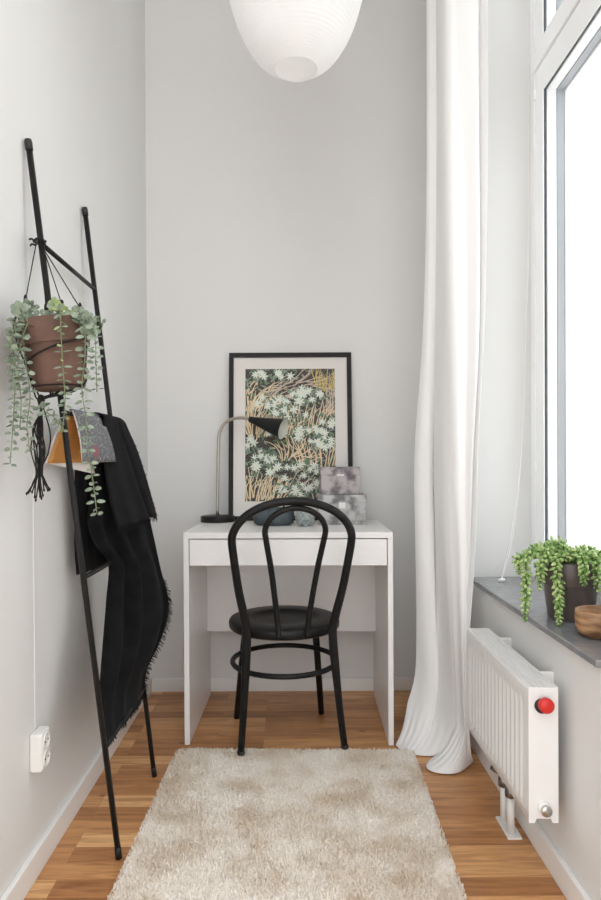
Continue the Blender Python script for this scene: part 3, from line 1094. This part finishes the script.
vine([(74, 322, 1.43), (84, 327, 1.385), (85, 355, 1.38), (82, 388, 1.38), (86, 420, 1.38), (88, 450, 1.38), (93, 482, 1.39), (97, 514, 1.40)], .0205, .0115, .0105, 7)
vine([(78, 322, 1.45), (92, 318, 1.43), (103, 324, 1.42)], .016, .012, .009, 8)
rosettes = ((23, 312, 1.40, 10, .021), (31, 308, 1.41, 7, .018), (41, 316, 1.40, 6, .014), (57, 307, 1.40, 14, .016), (65, 313, 1.41, 8, .015), (80, 314, 1.40, 9, .018), (88, 322, 1.40, 7, .017), (51, 316, 1.40, 6, .014), (93, 332, 1.40, 6, .016))
for i_, (x, y, D, n_, L) in enumerate(rosettes):
    lf = MB()
    c = at(x, y, D)
    st = shift(MB().tube(spline([Vector((c.x * .6 + PC.x * .4 + .01, PC.y * .6 + D * .4, PC.z + .134)), c], 6), .0012, 6), PC).build('sprig', M_eustem, plant)
    for k in range(n_):
        a = 2.4 * k
        e_ = .25 + .9 * k / n_
        d = Vector((math.cos(a) * math.cos(e_), -abs(math.sin(a)) * .5 * math.cos(e_), math.sin(a) * .8 * math.cos(e_) + .1))
        nn = Vector((lr.uniform(-.3, .3), -1, lr.uniform(0, .5)))
        leaf(lf, c + d * .004 + Vector((0, -.0015 * k, 0)), d, nn, L * lr.uniform(.75, 1), L * .85, .2, 1 if (i_ in (3, 4) and lr.random() < .8) else 0)
    shift(lf, PC).build('leaves', [M_euca, M_euca_young], st)

# macrame hanger
KN = rail_pt(0, RT[0]) + Vector((0.0, -0.004, 0.004))
hang = empty('macrame_hanger', KN, 'black knotted cord hanger with a tassel holding the clay pot', 'plant hanger')


def cord(name, pts, r, parent=hang, n=8, k=8):
    return shift(MB().tube(spline(pts, k), r, n), KN).build(name, M_rope, parent)


def potp(ang, z, r):
    return PC + Mp @ Vector((r * math.cos(ang), r * math.sin(ang), z))


GA = at(41, 400, 1.435)
cord('lashing', [KN + Vector((.012 * math.cos(a) - .001 * a * .3, .012 * math.sin(a), .003 * math.sin(a * 1.7))) for a in [k * .7 for k in range(22)]], 0.0026)
cord('loose_end', [KN + Vector((-.004, -.012, 0)), at(36, 243, 1.49), at(32, 239, 1.485), at(29, 239.5, 1.485)], 0.0022)
cord('loose_end', [KN + Vector((-.004, -.012, 0)), at(36, 245, 1.49), at(32, 244, 1.485), at(30, 246, 1.485)], 0.0022)
targets = ((3.55, at(25.5, 300, 1.435)), (6.1, at(80, 308, 1.44)), (1.2, at(62, 305, 1.47)), (2.2, at(46, 308, 1.49)))
starts = (KN + Vector((-.006, -.010, -.006)), rail_pt(0, RT[0]).lerp(rail_pt(1, RT[0]), .05) + Vector((0, -.004, -.008)), rail_pt(0, RT[0]).lerp(rail_pt(1, RT[0]), .035) + Vector((0, -.0, -.008)), KN + Vector((-.002, .008, -.006)))
for (ang, kp), s_ in zip(targets, starts):
    c_ = cord('cord', [s_, s_.lerp(kp, .5), kp], 0.0013)
    shift(MB().lathe([(0, -.012), (.0035, -.009), (.0045, 0), (.0035, .008), (.0015, .012)], 10, M=Matrix.Translation(kp)), KN).build('knot', M_rope, c_)
    cord('cord', [kp, potp(ang, .149, .0800), potp(ang, .10, .0765), potp(ang, .05, .0650), potp(ang, .002, .0565), GA + Vector((.010 * math.cos(ang), .006 * math.sin(ang), .004)), GA], 0.0019)
# the cord crossing the front of the pot
band = []
for i in range(19):
    t = i / 18
    ang = lerp(3.62, 6.1, t)
    z = lerp(.052, .104, t)
    rr_ = .0645 + .0145 * (z - .052) / .052
    band.append(potp(ang, z, rr_))
cord('band', band, 0.0021, k=3)
band = [potp(lerp(3.62, 6.0, i / 12), lerp(.006, -.002, i / 12), .0570) for i in range(13)]
cord('band', band, 0.0019, k=3)
cord('cord', [potp(3.62, .052, .0650), potp(3.7, .03, .0615), GA], 0.002)
for x, y in ((60, 391), (50, 392)):
    cord('cord', [at(x, y, 1.44), at(50, 396, 1.435), GA], 0.0022)
shift(MB().lathe([(0, -.013), (.006, -.010), (.0085, 0), (.006, .010), (0, .013)], 12, M=Matrix.Translation(GA)), KN).build('knot', M_rope, hang)
tr = random.Random(8)
for k in range(13):
    u = k / 12 - .5
    ex, ey = 39 + u * 23 + tr.uniform(-1.5, 1.5), 499 - abs(u) * 16 + tr.uniform(-5, 3)
    dd = tr.uniform(-.02, .02)
    pts = [GA, at(41 + u * 2, 412, 1.43 + dd * .3), at(37.5 + u * 9 + tr.uniform(-3, 3), 430, 1.43 + dd), at(39 + u * 11 + tr.uniform(-3, 3), 450, 1.43 + dd),
           at(39.5 + u * 6 + tr.uniform(-1, 1), 470, 1.43 + dd * .6), at(lerp(39.5, ex, .55) + tr.uniform(-1.5, 1.5), lerp(470, ey, .5), 1.43 + dd), at(ex, ey, 1.43 + dd)]
    s_ = cord('tassel_strand', pts, 0.0016, k=6, n=6)
    shift(MB().lathe([(0, -.004), (.0021, -.002), (.0023, .002), (0, .004)], 8, M=Matrix.Translation(pts[-1])), KN).build('end_knot', M_rope, s_)
lp_ = [GA, at(50, 432, 1.425), at(48.5, 452, 1.425), at(42, 466, 1.43)]
cord('loop', lp_, 0.0017)

# ------------------------------------------------------------------ wall socket
sb = Vector((XL, 1.575, 0.257))
sock = empty('wall_socket', sb, 'white double power socket mounted low on the wall beside the ladder', 'socket')
hz = MB()
prof = [(-.030, .0), (-.030, .022), (-.026, .030), (.026, .030), (.030, .022), (.030, 0)]
hz.add([(x, y, z) for z in (0, .092) for (y, x) in prof] , [tuple(range(5, -1, -1)), tuple(range(6, 12))] + [(i, (i + 1) % 6, 6 + (i + 1) % 6, 6 + i) for i in range(6)], 0, False)
hz.build('housing', M_whiteplastic, sock, bevel=0.006, seg=4)
for z in (.025, .067):
    Ms = Matrix.Translation((.0308, 0, z)) @ Matrix.Rotation(R(90), 4, 'Y')
    so = MB().lathe([(.0195, -.001), (.0195, .0018), (.0175, .0018), (.0165, -.0002), (0, -.0002)], 24, M=Ms).build('outlet', M_whiteplastic, sock)
    for y in (-.0095, .0095):
        MB().lathe([(0, .0004), (.0025, .0004), (.0025, -.0004)], 10, M=Matrix.Translation((.0312, y, z)) @ Matrix.Rotation(R(90), 4, 'Y')).build('pin_hole', M_darkplastic, so)
cd = MB().box(XL, XL + .0022, 1.578, 1.592, 0.349, 0.98).build('shadow_line_strip', M_wall, None, bevel=0.002)  # wall-coloured strip added to stand in for a soft shadow line above the socket
cd.parent = sock
cd.matrix_parent_inverse = Matrix.Translation(-sb)

# ------------------------------------------------------------------ pendant lamp
pb = Vector((0.015, 1.86, 2.116))
pend = empty('pendant_lamp', pb, 'large white ribbed paper pendant lamp hanging from the ceiling', 'lamp')
shp = [(0.0605, 0.0), (0.088, 0.016), (0.112, 0.036), (0.137, 0.068), (0.160, 0.110), (0.179, 0.160), (0.194, 0.22), (0.205, 0.29), (0.211, 0.37), (0.210, 0.45), (0.200, 0.53), (0.180, 0.60), (0.148, 0.66), (0.105, 0.705), (0.07, 0.725)]
pp = spline([Vector((r, 0, z)) for r, z in shp], 16)
prr = []
for i, p in enumerate(pp):
    prr.append((p.x - (0.0012 if i % 4 == 0 else 0.0), p.z))
MB().lathe(prr, 72).build('paper_shade', M_paper, pend)
MB().lathe([(0, 0.003), (0.058, 0.001), (0.061, -0.0012), (0.0625, 0.0015)], 48).build('bottom_disc', M_paper, pend)
MB().lathe([(0.068, .726), (0.072, .729), (0.074, .726)], 48).build('top_ring', M_whiteplastic, pend)
MB().tube([(0, 0, .60), (0, 0, ZC - pb.z - .02)], .003, 8).build('flex', M_whiteplastic, pend)
MB().lathe([(0, ZC - pb.z), (.05, ZC - pb.z), (.05, ZC - pb.z - .02), (.02, ZC - pb.z - .045), (0, ZC - pb.z - .045)], 32).build('ceiling_cup', M_whiteplastic, pend)
MB().lathe([(0, .46), (.03, .47), (.04, .52), (.02, .58), (.018, .62), (0, .62)], 24).build('bulb', mat('unlit_bulb', (0.8, 0.8, 0.78, 1), 0.3, var=0.01), pend)
MB().tube([(-.069, 0, .727), (0, 0, .66), (.069, 0, .727)], .002, 6).build('wire_spreader', M_chrome, pend)

# ------------------------------------------------------------------ curtain
NC = 96
# plan of the gathered cloth at the top: along the fold fronts from the far edge to the window edge
plan = [(0, .480, 2.345), (.06, .490, 2.322), (.15, .512, 2.315), (.22, .528, 2.330), (.28, .530, 2.365), (.34, .520, 2.365), (.42, .508, 2.235), (.48, .503, 2.150),
        (.54, .513, 2.112), (.64, .540, 2.095), (.76, .570, 2.088), (.87, .596, 2.078), (.93, .604, 2.105), (.97, .612, 2.09), (1, .618, 2.062)]
psp = spline([Vector(p) for p in plan], 12)
levels = [(3.27, .012, .004), (2.56, .010, .004), (1.545, -.006, -.002), (1.04, -.039, -.029), (.733, -.040, -.040), (.53, -.039, -.053), (.36, -.040, -.063), (.225, -.046, -.062), (.124, -.074, -.056)]
lsp = spline([Vector((dl, dr, z)) for z, dl, dr in levels], 6)


def along(P, u):
    for a, b in zip(P, P[1:]):
        if a.x <= u <= b.x + 1e-9:
            return a.lerp(b, (u - a.x) / max(1e-6, b.x - a.x))
    return P[-1]


rows = []
for lv in lsp:
    row = []
    for k in range(NC + 1):
        u = k / NC
        p = along(psp, u)
        dx = lv.x * max(0, 1 - u / .5) + lv.y * max(0, (u - .5) / .5)
        wz = max(0, min(1, (.85 - lv.z) / .6)) * .75
        p = Vector((u, lerp(p.y, lerp(.480, .612, u), wz), lerp(p.z, lerp(2.335, 2.075, min(1, u * 1.35) ** .9), wz)))
        row.append(Vector((p.y + dx + .002 * math.sin(31 * u + 4 * lv.z), p.z + .005 * math.sin(23 * u + 2.5 * lv.z), lv.z)))
    rows.append(row)
hem = [(0, 395.5, 746), (.12, 402, 752), (.28, 414, 756), (.42, 430, 757.5), (.47, 436, 757), (.52, 429, 762), (.58, 426, 768), (.66, 432, 773), (.76, 446, 775.5), (.86, 459, 774), (.93, 468, 768), (1, 474, 762)]
hs = spline([Vector((h[0], h[1], h[2])) for h in hem], 8)
hrow = []
for k in range(NC + 1):
    p = along(hs, k / NC)
    hrow.append(at(p.y, p.z, FPX * (CAM_Z - 0.006) / (p.z - HZY)))
last = rows[-1]
for t, zz in ((.18, .085), (.38, .052), (.6, .030), (.8, .016), (.94, .009), (1.0, .005)):
    r_ = []
    for j in range(NC + 1):
        q = last[j].lerp(hrow[j], t ** 1.15)
        q.z = zz + (0.012 * math.sin(j * .55) ** 2) * (1 - t)
        r_.append(q)
    rows.append(r_)
tag(MB().grid(rows).build('curtain', M_curtain, solid=0.003, subs=1), 'long white linen curtain hanging to the floor beside the window', 'curtain')

# ------------------------------------------------------------------ radiator
RXF, RXB, RY0_, RY1_, RZ0, RZ1 = 0.531, 0.599, 1.470, 1.995, 0.176, 0.483
rbse = Vector(((RXF + RXB) / 2, (RY0_ + RY1_) / 2, 0))
rad = empty('radiator', rbse, 'small white panel radiator with a red valve cap under the window sill', 'radiator')


def rp_(mb, name, m, bev=0.0, parent=None, seg=2):
    return shift(mb, rbse).build(name, m, parent or rad, bevel=bev, seg=seg)


# pressed front panel with vertical channels
nch = 15
ys = []
for i in range(nch):
    y0 = RY0_ + .03 + (RY1_ - RY0_ - .06) * i / nch
    p_ = (RY1_ - RY0_ - .06) / nch
    ys += [(y0, 0), (y0 + p_ * .12, 0), (y0 + p_ * .26, .0045), (y0 + p_ * .46, .0045), (y0 + p_ * .60, 0)]
ys = [(RY0_ + .002, 0)] + ys + [(RY1_ - .002, 0)]
front = []
for z, k in ((RZ0 + .004, 0), (RZ0 + .030, 0), (RZ0 + .038, 1), (RZ1 - .045, 1), (RZ1 - .037, 0), (RZ1 - .008, 0)):
    front.append([Vector((RXF + d * k, y, z)) for y, d in ys])
front = [[Vector((RXF + .006, y, RZ0)) for y, d in ys]] + front + [[Vector((RXF + .001, y, RZ1 - .004)) for y, d in ys], [Vector((RXF + .004, y, RZ1 - .0005)) for y, d in ys]]
rp_(MB().grid(front), 'front_panel', M_radiator)
rp_(MB().box(RXB - .012, RXB, RY0_ + .01, RY1_ - .01, RZ0 + .005, RZ1 - .012), 'rear_panel', M_radiator, 0.003)
for y0, y1 in ((RY0_, RY0_ + .004), (RY1_ - .004, RY1_)):
    ep = MB()
    Z0, Z1 = RZ0 - .002, RZ1
    xs = (RXF, RXB)
    outl = [(xs[0], Z0), (xs[0] + .014, Z0), (xs[0] + .018, Z0 + .010), (xs[1] - .018, Z0 + .010), (xs[1] - .014, Z0), (xs[1], Z0), (xs[1], Z1), (xs[0], Z1)]
    n_ = len(outl)
    ep.add([(x, y, z) for y in (y0, y1) for x, z in outl], [tuple(range(n_)), tuple(range(2 * n_ - 1, n_ - 1, -1))] + [(i, i + n_, (i + 1) % n_ + n_, (i + 1) % n_) for i in range(n_)], 0, False)
    rp_(ep, 'end_panel', M_radiator, 0.0015)
tg = MB()
tg.box(RXF + .003, RXF + .009, RY0_ + .004, RY1_ - .004, RZ1 - .006, RZ1 + .0002)
tg.box(RXB - .006, RXB, RY0_ + .004, RY1_ - .004, RZ1 - .006, RZ1 + .0002)
for i in range(60):
    y = RY0_ + .006 + (RY1_ - RY0_ - .016) * i / 59
    tg.box(RXF + .009, RXB - .006, y, y + .0032, RZ1 - .012, RZ1 - .0015)
for i in range(3):
    x = RXF + .009 + (i + 1) * (RXB - RXF - .015) / 4
    tg.box(x - .001, x + .001, RY0_ + .004, RY1_ - .004, RZ1 - .006, RZ1 - .002)
rp_(tg, 'top_grille', M_radiator)
for y in (RY0_ + .10, RY1_ - .12):
    rp_(MB().box(RXB - .001, XR, y, y + .012, RZ1 - .06, RZ1 + .001), 'wall_bracket', M_radiator, 0.001)


def disc(name, cx, cz, yb, prof, m, parent=rad, n=32):
    Md = Matrix.Translation((cx, yb, cz)) @ Matrix.Rotation(R(90), 4, 'X')
    return rp_(MB().lathe(prof, n, M=Md), name, m, parent=parent)


zc = lambda y: CAM_Z - (y - HZY) * 1.46 / FPX
xc = lambda x: (x - PPX) * 1.46 / FPX
vb = disc('valve_body', xc(542.5), zc(709), RY0_, [(.0165, 0), (.0165, .006), (.014, .008), (0, .008)], M_darkplastic)
disc('valve_cap', xc(544.5), zc(706.5), RY0_ - .008, [(.0160, 0), (.0170, .003), (.0170, .013), (.015, .017), (0, .018)], M_red, parent=vb)
pl_ = disc('bleed_collar', xc(544), zc(812), RY0_, [(.0145, 0), (.0145, .006), (.0125, .008), (0, .008)], M_whiteplastic)
disc('bleed_plug', xc(545.3), zc(813.5), RY0_ - .008, [(.0125, 0), (.0125, .006), (.0115, .008), (0, .008)], M_chrome, parent=pl_)
M_valve = mat('dull_chrome', (0.24, 0.235, 0.225, 1), 0.35, metal=1.0, var=0.1, vscale=60)
for y in (1.728, 1.785):
    pi_ = rp_(MB().tube([(0.576, y, 0.006), (0.576, y, 0.104)], 0.0098, 18), 'supply_pipe', M_whiteplastic)
    rp_(MB().lathe([(0, .100), (.0105, .100), (.0150, .103), (.0150, .124), (.011, .127), (.0145, .131), (.0145, .156), (.0085, .158), (.0085, RZ0 + .01), (0, RZ0 + .01)], 18, M=Matrix.Translation((0.576, y, 0))), 'valve', M_valve, parent=pi_)
rp_(MB().tube([(0.576, 1.785, .135), (0.556, 1.803, .140), (0.548, 1.810, .142)], [.008, .008, .006], 12), 'lockshield', M_valve)
rp_(MB().box(0.560, 0.598, 1.703, 1.808, 0.0, 0.006), 'floor_plate', M_whiteplastic, 0.001)

# ------------------------------------------------------------------ succulent on the sill
sp0 = Vector((0.711, 1.668, SILL_T))
suc = empty('potted_succulent', sp0, 'green trailing succulent in a taupe glazed pot on the window sill', 'plant')
MB().lathe([(0, 0), (.053, 0), (.0555, .003), (.0655, .085), (.0685, .088), (.0705, .093), (.0735, .146), (.0725, .149), (.069, .148), (.064, .09), (.05, .01), (0, .01)], 56).build('pot', M_greypot, suc)
MB().lathe([(0, .138), (.0675, .135)], 32).build('soil', M_soil, suc)


def plump(mb, p, d, L, r):
    d = d.normalized()
    ref = Vector((0, 0, 1)) if abs(d.z) < .9 else Vector((1, 0, 0))
    a = d.cross(ref).normalized()
    b = d.cross(a)
    n_ = 6
    vs = [p]
    for t, k in ((.2, .7), (.5, 1.0), (.8, .7)):
        for j in range(n_):
            q = 2 * math.pi * j / n_
            vs.append(p + d * (t * L) + (a * math.cos(q) + b * math.sin(q)) * (r * k))
    vs.append(p + d * L)
    fs = [(0, 1 + (j + 1) % n_, 1 + j) for j in range(n_)]
    for i in range(2):
        for j in range(n_):
            fs.append((1 + i * n_ + j, 1 + i * n_ + (j + 1) % n_, 1 + (i + 1) * n_ + (j + 1) % n_, 1 + (i + 1) * n_ + j))
    fs += [(1 + 2 * n_ + j, 1 + 2 * n_ + (j + 1) % n_, len(vs) - 1) for j in range(n_)]
    mb.add(vs, fs)


def strand(pts, seed, L=.0175, r=.0044, gap=.0023):
    rr = random.Random(seed)
    P = spline(pts, 14)
    st = shift(MB().tube(P, .002, 6), sp0).build('strand', M_sedstem, suc)
    mb = MB()
    acc, k = 0, 0
    tot = sum((P[i] - P[i - 1]).length for i in range(1, len(P)))
    run = 0
    for i in range(1, len(P)):
        seg = P[i] - P[i - 1]
        nst = max(1, int(seg.length / gap))
        for q in range(nst):
            p = P[i - 1].lerp(P[i], (q + .5) / nst)
            run += seg.length / nst
            t = seg.normalized()
            ref = Vector((0, 1, 0)) if abs(t.y) < .8 else Vector((1, 0, 0))
            a = t.cross(ref).normalized()
            b = t.cross(a)
            k += 1
            ang = k * 2.39996 + rr.uniform(-.2, .2)
            o_ = a * math.cos(ang) + b * math.sin(ang)
            rem = (tot - run) / tot
            sc = .55 + .45 * min(1, rem / .25)
            d = (o_ + t * rr.uniform(.45, .85)).normalized()
            plump(mb, p + o_ * .0012, d, L * sc * rr.uniform(.85, 1.15), r * sc)
    # pointed tip
    for q in range(5):
        t = (P[-1] - P[-2]).normalized()
        plump(mb, P[-1] - t * .002, t + Vector((rr.uniform(-.4, .4), rr.uniform(-.4, .4), 0)), L * .55, r * .6)
    shift(mb, sp0).build('leaves', M_sedum, st)


ctr = sp0 + Vector((0, 0, .145))


def arch(x1, y1, D1, x2=None, y2=None, D2=None, seed=0, lift=.026):
    a = ctr + (at(x1, y1, D1) - ctr) * .25
    a.z = ctr.z - .005
    b = at(x1, y1, D1)
    m_ = a.lerp(b, .5)
    m_.z = max(a.z, b.z) + lift * .35
    pts = [a, m_, b]
    if x2:
        c = at(x2, y2, D2)
        pts += [b.lerp(c, .35), c]
    strand(pts, seed)


arch(527, 557, 1.605, 525, 619, 1.600, 1)
arch(518.5, 558, 1.64, 519, 572, 1.635, 2)
arch(541, 562, 1.600, 540, 588, 1.595, 3)
arch(557, 562, 1.580, 559, 624, 1.578, 4)
arch(583, 560, 1.580, 584, 584, 1.575, 5)
arch(596, 562, 1.600, 598, 590, 1.595, 6)
arch(570, 557, 1.590, None, None, None, 7)
for i_, (x, y, D) in enumerate(((536, 551, 1.68), (546, 545, 1.70), (557, 546, 1.64), (566, 552, 1.70), (575, 555, 1.66), (586, 551, 1.72), (597, 552, 1.70), (606, 556, 1.69), (612, 560, 1.66), (560, 548, 1.76), (580, 552, 1.78), (550, 556, 1.64), (530, 549, 1.70), (590, 556, 1.65))):
    arch(x, y, D, seed=20 + i_, lift=.014)
arch(609, 565, 1.66, 611, 600, 1.655, 41)

# wooden bowl on the sill
wb = MB().lathe([(0, 0), (.030, 0), (.043, .005), (.051, .020), (.0525, .040), (.0515, .0595), (.049, .061), (.0455, .059), (.045, .040), (.036, .016), (0, .012)], 56).build('wooden_bowl', M_wood)
wb.location = (0.702, 1.492, SILL_T)
tag(wb, 'small turned wooden bowl at the near end of the window sill', 'bowl')

# blind cord with its pull
cb = at(501.5, 577, 2.17)
cb.z = SILL_T + .006
bc_ = empty('blind_cord', cb, 'thin white pull cord hanging by the window and resting on the sill', 'cord')
pts = [at(528.5, 60, 2.245), at(528.8, 120, 2.245), at(528.0, 240, 2.245), at(526, 330, 2.245), at(523.5, 420, 2.24), at(517.5, 490, 2.22), at(510, 540, 2.20), at(503.5, 570, 2.18), cb]
shift(MB().tube(spline(pts, 8), .0014, 6), cb).build('string', M_whiteplastic, bc_)
pts = [p + Vector((.004 * math.sin(i * 1.3), -.008, 0)) for i, p in enumerate(pts[:-1])] + [cb]
shift(MB().tube(spline(pts, 8), .0014, 6), cb).build('string', M_whiteplastic, bc_)
MB().lathe([(0, -.012), (.005, -.010), (.0065, 0), (.004, .011), (0, .012)], 16, M=Matrix.Rotation(R(75), 4, 'Y') @ Matrix.Rotation(R(30), 4, 'X')).build('pull', M_whiteplastic, bc_)
